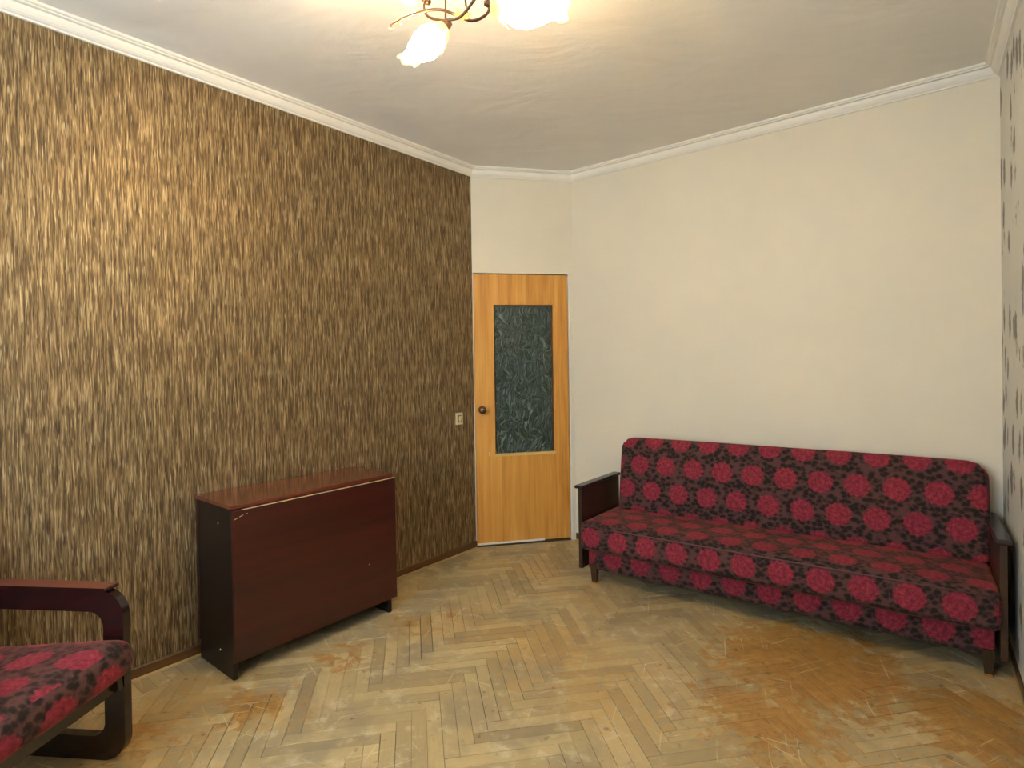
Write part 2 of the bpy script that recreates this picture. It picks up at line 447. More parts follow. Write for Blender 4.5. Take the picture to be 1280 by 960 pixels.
M = dict(
    wall_left=mat_streak_wallpaper(), wall_right=mat_dash_wallpaper(), beige=mat_beige_wall(), ceiling=mat_ceiling(),
    fabric=mat_fabric(), parquet=mat_parquet(), door=mat_door(), glass=mat_leaf_glass(), shade=mat_shade(), amber=mat_amber(),
    white=mat_plain('white_moulding', srgb(228, 224, 212), .45, .4, var=.02),
    plaster=mat_plain('white_plaster', srgb(226, 222, 212), .6, .3, var=.03),
    subfloor=mat_plain('subfloor_grime', srgb(46, 36, 24), .8, .2, var=.2),
    skirting=mat_wood('brown_skirting', srgb(66, 42, 18), srgb(112, 74, 34), .4, 'x'),
    quarter=mat_wood('pale_quarter_round', srgb(150, 122, 76), srgb(186, 158, 106), .45, 'x'),
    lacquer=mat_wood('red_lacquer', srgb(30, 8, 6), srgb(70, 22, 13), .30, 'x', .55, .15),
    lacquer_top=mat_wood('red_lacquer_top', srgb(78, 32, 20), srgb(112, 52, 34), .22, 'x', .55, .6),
    lacquer_shaded=mat_wood('shaded_dark_lacquer', srgb(12, 7, 6), srgb(22, 11, 8), .42, 'z', .6, .0),  # dark brown table ends, with their shade put into the colour too
    arm=mat_wood('dark_walnut', srgb(34, 22, 14), srgb(66, 42, 24), .32, 'y', .8, .2),
    arm_cap=mat_plain('black_lacquer', srgb(44, 38, 34), .25, .5, var=.1),
    leg=mat_wood('leg_wood', srgb(40, 26, 14), srgb(82, 56, 30), .3, 'z', 1, .2),
    brass=mat_plain('worn_brass', srgb(190, 150, 80), .35, .5, 1.0, .1),
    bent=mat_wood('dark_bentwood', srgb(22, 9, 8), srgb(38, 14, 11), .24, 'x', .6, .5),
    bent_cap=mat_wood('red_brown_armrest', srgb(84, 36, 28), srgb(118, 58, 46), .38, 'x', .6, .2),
    chip=mat_plain('chipped_edge', srgb(196, 168, 128), .6, .3, var=.15, nscale=60),
    ivory=mat_plain('ivory_plastic', srgb(214, 200, 158), .4, .5, var=.04),
    brown_plastic=mat_plain('brown_plastic', srgb(78, 60, 34), .4, .5),
    steel=mat_plain('dull_steel', srgb(170, 166, 158), .3, .5, .9, .1),
    knob=mat_plain('dark_bronze', srgb(112, 84, 62), .25, .6, .8, .25, 90),
    bronze=mat_plain('antique_bronze', srgb(84, 64, 50), .35, .5, .7, .25, 60),
    bead_pale=mat_wood('pale_bead', srgb(190, 152, 86), srgb(222, 190, 124), .4, 'x'),
    bead=mat_wood('dark_bead', srgb(70, 44, 20), srgb(110, 72, 34), .4, 'z'),
    hall=mat_plain('hall_paint', srgb(120, 128, 116), .7, .3),
    frame_white=mat_plain('window_paint', srgb(232, 232, 228), .4, .5, var=.02),
    pane=None,
)
_g = NT('window_glass'); _g.set(Base_Color=(1, 1, 1, 1), Roughness=.02, Transmission_Weight=1.0, IOR=1.45); M['pane'] = _g.m

# ------------------------------------------------------------------ room shell
def wall(name, A, B, m, label, opening=None, z0=-0.05, z1=H + .05):
    """wall whose inner face runs A -> B; local x along it, local y outward"""
    d = (B - A); L = d.length; d.normalize(); out = Vector((-d.y, d.x))
    if out.dot(CENTROID - A) > 0: out = -out
    sgn = 1 if Vector((-d.y, d.x)).dot(out) > 0 else -1
    ang = math.atan2(d.y, d.x)
    bm = bmesh.new()
    e = .0
    if opening is None: box(bm, (-e, 0, z0), (L + e, sgn * WT, z1))
    else:
        x0, x1, a, b = opening
        if x0 > 0.003: box(bm, (-e, 0, z0), (x0, sgn * WT, z1))
        if x1 < L - .003: box(bm, (x1, 0, z0), (L + e, sgn * WT, z1))
        box(bm, (x0, 0, b), (x1, sgn * WT, z1))
        if a > z0: box(bm, (x0, 0, z0), (x1, sgn * WT, a))
    o = obj(name, bm, m, None, loc=(A.x, A.y, 0), rotz=ang)
    structure(o, label)
    return o, ang, sgn, L

wall_left, angL, sL, lenL = wall('wall_left', P0, P1, M['wall_left'], 'brown and gold vertically streaked wallpaper wall')
DW = (P2 - P1).length
DX0, DX1, DZ1 = 0.006, 0.738, 2.005
wall_corner, angD, sD, _ = wall('wall_corner', P1, P2, M['beige'], 'narrow cream wall around the door', (DX0, DX1, -.05, DZ1))
wall_far, angF, sF, lenF = wall('wall_far', P2, P3, M['beige'], 'plain cream wall behind the sofa')
wall_right, angR, sR, lenR = wall('wall_right', P3, P4, M['wall_right'], 'pale wall with dark dash pattern wallpaper')
WBL = (P0 - P4).length
wall_rear, angB, sB, _ = wall('wall_rear', P4, P0, M['beige'], 'cream wall with the window', (WBL / 2 - .85, WBL / 2 + .85, .85, 2.4))

# ceiling slab
poly = [P0, P1, P2, P3, P4]
def slab(name, z0, z1, m, label, grow=.05):
    bm = bmesh.new(); c = sum(poly, Vector((0, 0))) / 5
    pts = [p + (p - c).normalized() * grow for p in poly]
    a = [bm.verts.new((p.x, p.y, z0)) for p in pts]; b = [bm.verts.new((p.x, p.y, z1)) for p in pts]
    bm.faces.new(a); bm.faces.new(b[::-1])
    for i in range(5): bm.faces.new((a[i], a[(i + 1) % 5], b[(i + 1) % 5], b[i]))
    return structure(obj(name, bm, m), label)
slab('ceiling', H, H + .12, M['ceiling'], 'uneven off-white plaster ceiling')
floor = slab('floor', -.16, -.012, M['subfloor'], 'worn herringbone parquet floor')

# cornice and skirting, swept along each wall with mitred ends
def offset_corner(i, off):
    """point of the room outline vertex i moved inward so that both walls are `off` away"""
    p = poly[i]; a = (poly[i] - poly[i - 1]).normalized(); b = (poly[(i + 1) % 5] - poly[i]).normalized()
    def inward(d):
        n = Vector((d.y, -d.x)); return n if n.dot(CENTROID - p) > 0 else -n
    n1, n2 = inward(a), inward(b)
    k = 1 + n1.dot(n2)
    return p + (n1 + n2) * (off / k)

def sweep(name, i, prof, z, m, label):
    j = (i + 1) % 5; bm = bmesh.new(); A = poly[i]; d = (poly[j] - A).normalized(); ang = math.atan2(d.y, d.x)
    R = Matrix.Rotation(-ang, 2)
    ra, rb = [], []
    for o, h in prof:
        pa = R @ (offset_corner(i, o) - A); pb = R @ (offset_corner(j, o) - A)
        ra.append(bm.verts.new((pa.x, pa.y, z + h))); rb.append(bm.verts.new((pb.x, pb.y, z + h)))
    n = len(prof)
    for k in range(n): bm.faces.new((ra[k], ra[(k + 1) % n], rb[(k + 1) % n], rb[k]))
    bm.faces.new(ra); bm.faces.new(rb[::-1])
    o = obj(name, bm, m, loc=(A.x, A.y, 0), rotz=ang)
    return structure(o, label)

cor = [(0, .0645), (0, 0), (.010, 0), (.012, .006), (.019, .010), (.026, .017), (.032, .027), (.035, .036), (.036, .0405),
       (.031, .0415), (.031, .0445), (.042, .0455), (.046, .0475), (.047, .052), (.054, .053), (.057, .056), (.058, .0645)]
for i, s in enumerate(('streaked wall', 'door', 'sofa wall', 'dash papered wall', 'window')):
    sweep('trim_%d' % (i + 1), i, cor, H_COR, M['white'], 'white stepped ceiling cornice above the %s' % s)
sk = [(0, 0), (0, .052), (.008, .052), (.012, .048), (.013, 0)]
qr = [(.0131, 0), (.0131, .010), (.018, .0085), (.021, .004), (.0215, 0)]
for i, side in ((0, 'left'), (2, 'far'), (3, 'right')):
    b = sweep('baseboard_' + side, i, [(o * (.5 if side == 'right' else 1), h) for o, h in sk], 0, M['skirting'], 'narrow brown wooden skirting board along the %s'
          % {'left': 'streaked wall', 'far': 'cream wall', 'right': 'dash papered wall'}[side])
    q = sweep('quarter_round', i, [(o * (.5 if side == 'right' else 1), h) for o, h in qr], 0, M['quarter'], 'pale quarter round strip')
    q.parent = b; q.location = (0, 0, 0); q.rotation_euler = (0, 0, 0)
    del q['kind']

# ------------------------------------------------------------------ parquet: real staves
def clip(pts, A, n):
    out = []
    for i in range(len(pts)):
        p, q = pts[i], pts[(i + 1) % len(pts)]; dp, dq = (p - A).dot(n), (q - A).dot(n)
        if dp >= 0: out.append(p)
        if (dp >= 0) != (dq >= 0): out.append(p + (q - p) * (dp / (dp - dq)))
    return out
planes = []
for i in range(5):
    a, b = poly[i], poly[(i + 1) % 5]; n = Vector(((b - a).y, -(b - a).x)).normalized()
    if n.dot(CENTROID - a) < 0: n = -n
    planes.append((a.copy(), n))
BORDER = .150
herr_planes = [(planes[0][0] + planes[0][1] * BORDER, planes[0][1])] + planes[1:]
SW, SL = .0555, .402
e2 = Vector((math.sin(math.radians(-9.8)), math.cos(math.radians(-9.8)))); e1 = Vector((e2.y, -e2.x))
ORG = Vector((-0.107, 2.068))
staves = []     # (outline, centre, along, area)
for s in range(-14, 15):
    for k in range(-110, 111):
        ox, oy = k * SW + s * SL, k * SW - s * SL
        for typ in (0, 1):
            if typ == 0: r = ((ox, oy), (ox + SL, oy), (ox + SL, oy + SW), (ox, oy + SW)); al = e1
            else: r = ((ox, oy + SW), (ox + SW, oy + SW), (ox + SW, oy + SW + SL), (ox, oy + SW + SL)); al = e2
            pts = [ORG + e1 * x + e2 * y for x, y in r]
            c = sum(pts, Vector((0, 0))) / 4
            if min((c - A).dot(n) for A, n in herr_planes) < -.3: continue
            q = pts; cut = False
            for A, n in herr_planes:
                if min((p - A).dot(n) for p in q) < 0:
                    q = clip(q, A, n); cut = True
                    if len(q) < 3: break
            if len(q) < 3: continue
            staves.append((q, c, al, cut, 'parquet_stave'))
nb = int(L_LEN / SW)
for k in range(nb + 5):
    a = P0 + dL * (L_LEN * k / nb); b = P0 + dL * (L_LEN * (k + 1) / nb)
    o = planes[0][1]
    q = [a, b, b + o * BORDER, a + o * BORDER]; cut = True
    for A, n in planes[1:]: q = clip(q, A, n)
    if len(q) < 3: continue
    staves.append((q, sum(q, Vector((0, 0))) / len(q), o, True, 'border_stave'))

def stave_geo(q, c, al, gap, top, drop):
    """chamfered block on outline q (relative to c), shrunk by the joint"""
    n = len(q); ac = Vector((-al.y, al.x))
    m = sum(q, Vector((0, 0))) / n
    loc = [Vector(((p - m).dot(al), (p - m).dot(ac))) for p in q]
    hx = max(abs(p.x) for p in loc); hy = max(abs(p.y) for p in loc)
    def ring(g, z):
        return [(p.x * max(.2, 1 - g / max(hx, .004)), p.y * max(.2, 1 - g / max(hy, .004)), z) for p in loc]
    vs_ = ring(gap + .0005, top) + ring(gap, top - .0007) + ring(gap, -drop)
    fs = [list(range(n))]
    for r0 in (0, n):
        for i in range(n): fs.append([r0 + i, r0 + n + i, r0 + n + (i + 1) % n, r0 + (i + 1) % n])
    return vs_, fs, m, ac
def area(q): return abs(sum(q[i].x * q[(i + 1) % len(q)].y - q[(i + 1) % len(q)].x * q[i].y for i in range(len(q)))) / 2

def visible_score(q):
    c = sum(q, Vector((0, 0))) / len(q)
    if c.y < .3: return 0
    x = 640 + 709.5 * c.x / c.y; y = 454 + 709.5 * CAM_H / c.y
    if not (-60 < x < 1330 and 600 < y < 1010): return 0
    return area(q) / c.y ** 3
# what stands on the floor and hides staves (plan boxes): sofa and folding table
SOFA_O = Vector((0.4367, 3.4253)); SOFA_A = math.radians(125.2)
sofa_d = Vector((math.sin(SOFA_A), math.cos(SOFA_A))); sofa_y = Vector((-sofa_d.y, sofa_d.x))
def hidden(c):
    r = c - SOFA_O; a, b = r.dot(sofa_d), r.dot(sofa_y)
    if 0 < a < 1.9 and b > .12: return True
    t, nn = c.dot(dL), (c - P1).dot(nL)
    return 1.12 < t < 1.95 and nn < .3
scored = sorted(staves, key=lambda s: -(0 if hidden(s[1]) else visible_score(s[0])))
single = scored[:300]; rest = scored[300:]
mesh_cache = {}
def set_uv(me):
    uvl = me.uv_layers.new(name='UVMap')
    for l in me.loops: uvl.data[l.index].uv = me.vertices[l.vertex_index].co.xy
for (q, c, al, cut, nm) in single:
    variant = rng.randrange(5)
    gap = (.0003, .0004, .0006, .0009, .0013)[variant]
    key = None if cut else (variant,)
    v_, f_, m_, ac_ = stave_geo(q, c, al, gap, 0.0, .012)
    if key and key in mesh_cache: me = mesh_cache[key]
    else:
        me = bpy.data.meshes.new(nm); me.from_pydata(v_, [], f_); me.update()
        bmx = bmesh.new(); bmx.from_mesh(me); bmesh.ops.recalc_face_normals(bmx, faces=bmx.faces)
        if bmx.faces[0].normal.z < 0: bmesh.ops.reverse_faces(bmx, faces=bmx.faces)
        bmx.to_mesh(me); bmx.free()
        set_uv(me); me.materials.append(M['parquet'])
        if key: mesh_cache[key] = me
    o = bpy.data.objects.new(nm, me); C.objects.link(o); o.parent = floor
    o.location = (m_.x, m_.y, rng.uniform(-.0008, .0))
    ang = math.atan2(al.y, al.x)
    if not cut and rng.random() < .5: ang += PI
    o.rotation_euler = (rng.uniform(-.004, .004) if not cut else 0, 0, ang)
    o['tone'] = rng.random()
V_, F_, UV_, T_ = [], [], [], []
for (q, c, al, cut, nm) in rest:
    v_, f_, m_, ac_ = stave_geo(q, c, al, rng.choice((.0003, .0005, .0009)), rng.uniform(-.0008, 0), .012)
    b0 = len(V_); t = rng.random(); ac = Vector((-al.y, al.x))
    for x, y, z in v_:
        w = m_ + al * x + ac * y; V_.append((w.x, w.y, z)); UV_.append((x, y)); T_.append(t)
    flip = area([Vector(v_[i][:2]) for i in f_[0]]) and sum(v_[i][0] * v_[f_[0][(k + 1) % len(f_[0])]][1] - v_[f_[0][(k + 1) % len(f_[0])]][0] * v_[i][1] for k, i in enumerate(f_[0])) < 0
    for f in f_: F_.append([b0 + i for i in (f[::-1] if flip else f)])
me = bpy.data.meshes.new('parquet_staves'); me.from_pydata(V_, [], F_); me.update()
uvl = me.uv_layers.new(name='UVMap')
for l in me.loops: uvl.data[l.index].uv = UV_[l.vertex_index]
at = me.attributes.new('tone', 'FLOAT', 'POINT'); at.data.foreach_set('value', T_)
me.materials.append(M['parquet'])
o = bpy.data.objects.new('parquet_staves', me); C.objects.link(o); o.parent = floor; o['kind'] = 'stuff'
o['label'] = 'remaining parquet staves of the floor'

# ------------------------------------------------------------------ door (local x along the wall P1 -> P2, -y into the room)
yin = -sD
door = bpy.data.objects.new('door_1', None); C.objects.link(door)
door.location = (P1.x, P1.y, 0); door.rotation_euler[2] = angD
structure(door, 'oak veneer door with leaf relief glass pane and round knob')
def dy(v): return v * sD       # +v = outward (behind the wall plane)
lx0, lx1, lz0, lz1 = .010, .722, .018, 1.998
gx0, gx1, gz0, gz1 = .155, .607, .668, 1.775
bm = bmesh.new()
for a, b in (((lx0, lz0), (gx0, lz1)), ((gx1, lz0), (lx1, lz1)), ((gx0, lz0), (gx1, gz0)), ((gx0, gz1), (gx1, lz1))):
    box(bm, (a[0], dy(.006), a[1]), (b[0], dy(.046), b[1]))
obj('door_leaf', bm, M['door'], door)
pane = obj('glass_pane', boxm((gx0 - .003, dy(.030), gz0 - .003), (gx1 + .003, dy(.035), gz1 + .003)), M['glass'], door)
pane['label'] = 'dark green leaf relief glass'
for (a, b, m, nm) in (((gx0, gz1 - .012), (gx1, gz1), 'bead', 'glazing_bead'), ((gx0, gz0), (gx0 + .010, gz1 - .012), 'bead', 'glazing_bead'),
                      ((gx1 - .010, gz0), (gx1, gz1 - .012), 'bead', 'glazing_bead'), ((gx0 - .006, gz0 - .012), (gx1 + .006, gz0 + .008), 'bead_pale', 'glazing_bead')):
    yy = (.002, .030) if m == 'bead_pale' else (.020, .030)
    obj(nm, boxm((a[0], dy(yy[0]), a[1]), (b[0], dy(yy[1]), b[1]), .002, 1), M[m], door)
RY = Matrix.Translation((.058, dy(.006), 1.005)) @ Matrix.Rotation(PI / 2 * sD, 4, 'X')
ros = obj('rosette', lathe(bmesh.new(), [(0, 0), (.027, 0), (.027, .003), (.022, .006), (.010, .007), (.009, .026)], 24, RY), M['bronze'], door, True)
kn = obj('door_knob', lathe(bmesh.new(), [(.009, .024), (.020, .027), (.027, .036), (.029, .046), (.026, .056), (.018, .062), (.008, .065), (0, .0655)], 12, RY), M['knob'], door)
kn['label'] = 'faceted dark bronze round knob'
obj('paint_chip', boxm((.108, dy(.0045), .664), (.112, dy(.007), .690), .001, 1), M['plaster'], door)
# frame: jamb right and head, painted; draught strip under the leaf
obj('door_jamb', boxm((.727, dy(.002), 0), (DX1 - .0005, dy(.10), DZ1 - .0005)), M['plaster'], door)
obj('door_jamb', boxm((DX0 + .0005, dy(.05), 0), (.009, dy(.10), DZ1 - .0005)), M['bead'], door)
obj('kick_strip', boxm((lx0, dy(.003), .012), (lx1 * .72, dy(.006), .026)), M['plaster'], door)
obj('threshold', boxm((DX0 + .001, dy(.008), -.012), (DX1 - .001, dy(.13), .004), .002, 1), M['skirting'], door)
# hall beyond the door, seen only through the glass
hb = bmesh.new()
for a, b in (((-.5, .9, -.05), (1.3, 1.0, 2.7)), ((-.6, .16, -.05), (-.5, 1.0, 2.7)), ((1.3, .16, -.05), (1.4, 1.0, 2.7)), ((-.6, .16, 2.7), (1.4, 1.0, 2.75)),
             ((-.6, .145, -.1), (1.4, 1.0, -.05))):
    box(hb, (a[0], dy(a[1]), a[2]), (b[0], dy(b[1]), b[2]))
structure(obj('wall_hall', hb, M['hall'], None, loc=(P1.x, P1.y, 0), rotz=angD), 'dim hallway walls beyond the glazed door')

# window in the rear wall, behind the camera
win = bpy.data.objects.new('window_1', None); C.objects.link(win)
win.location = (P4.x, P4.y, 0); win.rotation_euler[2] = angB
structure(win, 'white framed window in the rear wall')
wx0, wx1, wz0, wz1 = WBL / 2 - .85, WBL / 2 + .85, .85, 2.4
for a, b in (((wx0, wz0), (wx1, wz0 + .06)), ((wx0, wz1 - .06), (wx1, wz1)), ((wx0, wz0 + .06), (wx0 + .06, wz1 - .06)), ((wx1 - .06, wz0 + .06), (wx1, wz1 - .06)),
             (((wx0 + wx1) / 2 - .04, wz0 + .06), ((wx0 + wx1) / 2 + .04, wz1 - .06))):
    obj('window_frame', boxm((a[0], sB * .05, a[1]), (b[0], sB * .11, b[1]), .004, 1), M['frame_white'], win)
for a, b in ((wx0 + .06, (wx0 + wx1) / 2 - .04), ((wx0 + wx1) / 2 + .04, wx1 - .06)):
    obj('window_pane', boxm((a, sB * .078, wz0 + .06), (b, sB * .083, wz1 - .06)), M['pane'], win)
obj('window_sill', boxm((wx0 - .04, -sB * .16, wz0 - .04), (wx1 + .04, -sB * .001, wz0 - .002), .008, 2), M['frame_white'], win)

# ------------------------------------------------------------------ sofa (local x along its length, +y towards the wall)
sofa = thing('sofa', 'crimson flower upholstered sofa bed with dark wooden arms against the cream wall', 'sofa',
             (SOFA_O.x, SOFA_O.y, 0), math.atan2(sofa_d.y, sofa_d.x))
SXL, SXR = -.055, 1.930
cb = cushion((1.930, .56, .165), .028, (.006, .010, .016), n=(40, 12, 5), uv0=(.03, .0))
seat = obj('seat_cushion', cb, M['fabric'], sofa, True, loc=(.942, .235, .295)); seat.rotation_euler[0] = math.radians(-1.5)
seat['label'] = 'crimson flowers on dark brown upholstery'
pip = tube(bmesh.new(), [(-.942, -.283, .064), (-.5, -.291, .066), (0, -.293, .067), (.5, -.291, .066), (.942, -.283, .064)], .0038, 6)
obj('seat_piping', pip, mat_plain('piping', srgb(92, 54, 52), .6, .4, var=.3, nscale=14), seat, True)
bb = cushion((1.880, .100, .475), .030, (.004, .010, .006), corner_r=.075, n=(40, 4, 14), uv0=(.11, .088))
back = obj('backrest', bb, M['fabric'], sofa, True, loc=(.970, .463, .600)); back.rotation_euler[0] = math.radians(-9)
back['label'] = 'upright back cushion with three rows of crimson flowers'
bx_ = cushion((1.90, .05, .125), .008, n=(30, 3, 4), uv0=(.10, -.035))
obj('base_panel', bx_, M['fabric'], sofa, True, loc=(.942, .058, .150))
obj('base_box', boxm((.0, .086, .115), (1.895, .50, .205), .004, 1), M['arm'], sofa)
obj('back_board', boxm((.03, .49, .20), (1.89, .515, .40), .004, 1), M['arm'], sofa).rotation_euler[0] = 0
for side, x in (('l', SXL), ('r', SXR - .024)):
    pr = [(0.0, .09), (.535, .09), (.535, .565), (.005, .578), (0, .57)]
    bmA = bmesh.new()
    a = [bmA.verts.new((x, y, z)) for y, z in pr]; b = [bmA.verts.new((x + .024, y, z)) for y, z in pr]
    bmA.faces.new(a); bmA.faces.new(b[::-1])
    for i in range(5): bmA.faces.new((a[i], a[(i + 1) % 5], b[(i + 1) % 5], b[i]))
    arm = obj('arm_panel', bmA, M['arm'], sofa)
    cx = x + .012
    cpm = bmesh.new(); box(cpm, (cx - .027, -.022, .577), (cx + .027, .535, .597), .006, 2)
    for v in cpm.verts:
        if v.co.y > .4: v.co.z -= .008
    cp = obj('arm_cap', cpm, M['arm_cap'], arm)
    cp['label'] = 'black lacquered arm cap'
for lx in (.028, 1.870):
    for ly in (.045, .47):
        bl = bmesh.new(); box(bl, (lx - .021, ly - .021, .0), (lx + .021, ly + .021, .116))
        for v in bl.verts:
            if v.co.z < .01: v.co.x = lx + (v.co.x - lx) * .62; v.co.y = ly + (v.co.y - ly) * .62
        lg = obj('leg', bl, M['leg'], sofa)
        obj('leg_tip', boxm((lx - .0145, ly - .0145, 0), (lx + .0145, ly + .0145, .012), .001, 1), M['brass'], lg)

# ------------------------------------------------------------------ folding table (local x along the left wall, -y into the room)
base_t, n_in = 1.100, .0
org = P1 + dL * (base_t - P1.dot(dL))
tb = thing('folding_table', 'folded dark red lacquered drop-leaf table against the streaked wall', 'table', (org.x, org.y, 0), angL)
def ny(v): return -v * sL      # distance from the wall into the room -> local y
TL, TD, TH = .868, .372, .758
def tbox(nm, x0, x1, n0, n1, z0, z1, m, bev=.002, par=tb):
    return obj(nm, boxm((x0, min(ny(n0), ny(n1)), z0), (x1, max(ny(n0), ny(n1)), z1), bev, 2), M[m], par)
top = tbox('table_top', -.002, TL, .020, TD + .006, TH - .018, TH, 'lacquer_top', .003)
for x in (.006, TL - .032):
    e = tbox('end_panel', x, x + .022, .032, TD - .010, .002, TH - .0185, 'lacquer_shaded')
    for zz in (.10, .66):
        obj('screw_cap', lathe(bmesh.new(), [(0, 0), (.005, 0), (.004, .0015), (0, .002)], 10,
            Matrix.Translation((x if x < .1 else x + .022, ny(.24), zz)) @ Matrix.Rotation(-PI / 2 if x < .1 else PI / 2, 4, 'Y')), M['steel'], e)
tbox('stretcher', .030, TL - .034, .18, .20, .10, .22, 'lacquer_shaded')
leaf = tbox('drop_leaf', .004, TL + .012, TD - .008, TD + .011, .082, TH - .0225, 'lacquer', .003)
leaf['label'] = 'dark red front leaf hanging down'
tbox('drop_leaf', .004, TL + .012, .012, .030, .082, TH - .0225, 'lacquer', .003)
# worn pale edge along the hinge line, chips, and a screw
tbox('worn_edge', .045, TL + .008, TD + .0065, TD + .0113, TH - .0262, TH - .0224, 'chip', .0008, leaf)
for (x, z, w, r) in ((.020, .700, .017, .35), (.043, .708, .018, .3), (.066, .714, .008, .2)):
    c = obj('chip', boxm((-w / 2, -.0006, -.0013), (w / 2, .0006, .0013), .0004, 1), M['chip'], leaf, loc=(x, ny(TD + .0112), z)); c.rotation_euler[1] = -r
obj('screw_head', lathe(bmesh.new(), [(0, 0), (.004, 0), (.003, .002), (0, .0026)], 10,
    Matrix.Translation((.70, ny(TD + .011), .31)) @ Matrix.Rotation(PI / 2 * sL, 4, 'X')), M['steel'], leaf)
gl = []
for x in (.03, TL - .07):
    tbox('gate_leg', x, x + .03, TD - .17, TD - .14, .0, TH - .03, 'leg')

# ------------------------------------------------------------------ armchair: loop-armed, facing across the room
CH_A = math.radians(-6.0)
chair = thing('armchair', 'low armchair with dark bentwood loop arms and crimson flower cushion', 'armchair', (-1.346, 1.955, 0), CH_A)
# local: +x is forward, y = 0 at the centre line of the far arm, -y toward the near arm
AW = .60
def loop_arm(y):
    W_, Hh = .62, .588
    outer = round_rect(-W_, 0, 0, Hh, (.085, .085, .085, .085), 8)
    inner = round_rect(-W_ + .072, .082, -.075, Hh - .075, .05, 8)
    bmL = bmesh.new(); t = .016
    n = len(outer); rings = []
    prof = [(outer, y - t), (outer, y + t), (inner, y + t), (inner, y - t)]
    for pts, yy in prof: rings.append([bmL.verts.new((px, yy, pz)) for px, pz in pts])
    for a in range(4):
        A_, B_ = rings[a], rings[(a + 1) % 4]
        for i in range(n): bmL.faces.new((A_[i], A_[(i + 1) % n], B_[(i + 1) % n], B_[i]))
    es = [e for e in bmL.edges if len(e.link_faces) == 2 and e.calc_face_angle(0) > 1.2]
    bmesh.ops.bevel(bmL, geom=es, offset=.007, segments=3, affect='EDGES', profile=.5)
    lp = auto_smooth(obj('arm_loop', bmL, M['bent'], chair), 50)
    cpb = extrude_poly(round_rect(-W_ + .04, Hh - .002, -.052, Hh + .013, .005, 3), y - .030, y + .030)
    es = [e for e in cpb.edges if len(e.link_faces) == 2 and e.calc_face_angle(0) > 1.2]
    bmesh.ops.bevel(cpb, geom=es, offset=.004, segments=2, affect='EDGES')
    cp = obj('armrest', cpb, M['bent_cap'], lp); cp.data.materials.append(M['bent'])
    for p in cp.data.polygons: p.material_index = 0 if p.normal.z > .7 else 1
    cp['label'] = 'flat red-brown armrest strip'
for y in (0, -AW): loop_arm(y)
sc_ = obj('seat_cushion', cushion((.60, .545, .115), .042, (.004, .004, .014), n=(12, 12, 4), uv0=(.36, .02)), M['fabric'], chair, True,
          loc=(-.235, -AW / 2, .358))
sc_.rotation_euler = (0, math.radians(-5.5), 0)
sc_['label'] = 'crimson flower seat cushion'
for nm, a, b in (('front_rail', (-.045, -AW + .018, .245), (-.020, -.018, .305)), ('back_rail', (-.50, -AW + .018, .205), (-.475, -.018, .265))):
    obj(nm, boxm(a, b, .003, 2), M['bent'], chair)
for y in (-.040, -AW + .018):
    sr = obj('side_rail', boxm((-.26, -.011, -.025), (.26, .011, .025), .003, 1), M['bent'], chair, loc=(-.26, y + .011, .255)); sr.rotation_euler[1] = math.radians(-5.5)
bc = obj('back_cushion', cushion((.11, .53, .56), .040, (.012, .004, .004), n=(4, 12, 12), uv0=(.1, .1)), M['fabric'], chair, True, loc=(-.585, -AW / 2, .64))
bc.rotation_euler = (0, math.radians(-14), 0)

# ------------------------------------------------------------------ light switch on the streaked wall
sp = P1 - dL * .160
sw = thing('light_switch', 'small ivory light switch on the streaked wall beside the door', 'light switch', (sp.x, sp.y, .957), angL)
obj('plate', boxm((-.034, min(ny(.0005), ny(.010)), -.042), (.034, max(ny(.0005), ny(.010)), .042), .004, 2), M['ivory'], sw)
obj('surround', boxm((-.016, min(ny(.009), ny(.0125)), -.025), (.016, max(ny(.009), ny(.0125)), .025), .002, 1), M['brown_plastic'], sw)
rk = obj('rocker', boxm((-.010, -.004, -.019), (.010, .004, .019), .002, 1), M['ivory'], sw, loc=(0, ny(.0135), 0)); rk.rotation_euler[0] = .16

# ------------------------------------------------------------------ chandelier
CX, CY = -.15, 1.72
ch = thing('chandelier', 'bronze branch chandelier with lit frosted lily shades hanging from the ceiling', 'chandelier', (CX, CY, H))
def rel(p): return (p[0] - CX, p[1] - CY, p[2] - H)
can = obj('canopy', lathe(bmesh.new(), [(0, -.032), (.018, -.032), (.030, -.026), (.055, -.014), (.062, -.004), (.062, -.0005), (0, -.0005)], 32), M['bronze'], ch, True)
def branch(nm, pts, r0, r1=None, n=8):
    s = spline([rel(p) for p in pts], n); k = len(s)
    r1 = r0 if r1 is None else r1
    return obj(nm, tube(bmesh.new(), s, [r0 + (r1 - r0) * i / (k - 1) for i in range(k)], 8), M['bronze'], ch, True)
br_a = branch('branch', [(-.368, 1.80, 2.419), (-.320, 1.80, 2.446), (-.262, 1.80, 2.464), (-.205, 1.79, 2.462), (-.150, 1.80, 2.446), (-.110, 1.82, 2.444),
                  (-.072, 1.82, 2.458), (-.054, 1.81, 2.480), (-.062, 1.79, 2.510), (-.10, 1.76, 2.55)], .0042, .0052)
br_b = branch('branch', [(-.262, 1.83, 2.520), (-.264, 1.82, 2.490), (-.250, 1.81, 2.455), (-.215, 1.79, 2.430), (-.180, 1.78, 2.424), (-.140, 1.77, 2.430), (-.09, 1.74, 2.47)], .0045)
branch('branch', [(-.14, 1.62, 2.470), (-.05, 1.60, 2.440), (.04, 1.64, 2.455), (.07, 1.70, 2.50)], .0045)
branch('stem', [(-.192, 1.79, 2.425), (-.190, 1.785, 2.50), (-.178, 1.77, 2.62), (-.155, 1.73, 2.738)], .0032)
branch('stem', [(-.122, 1.82, 2.446), (-.130, 1.81, 2.50), (-.135, 1.78, 2.62), (-.14, 1.73, 2.738)], .0032)
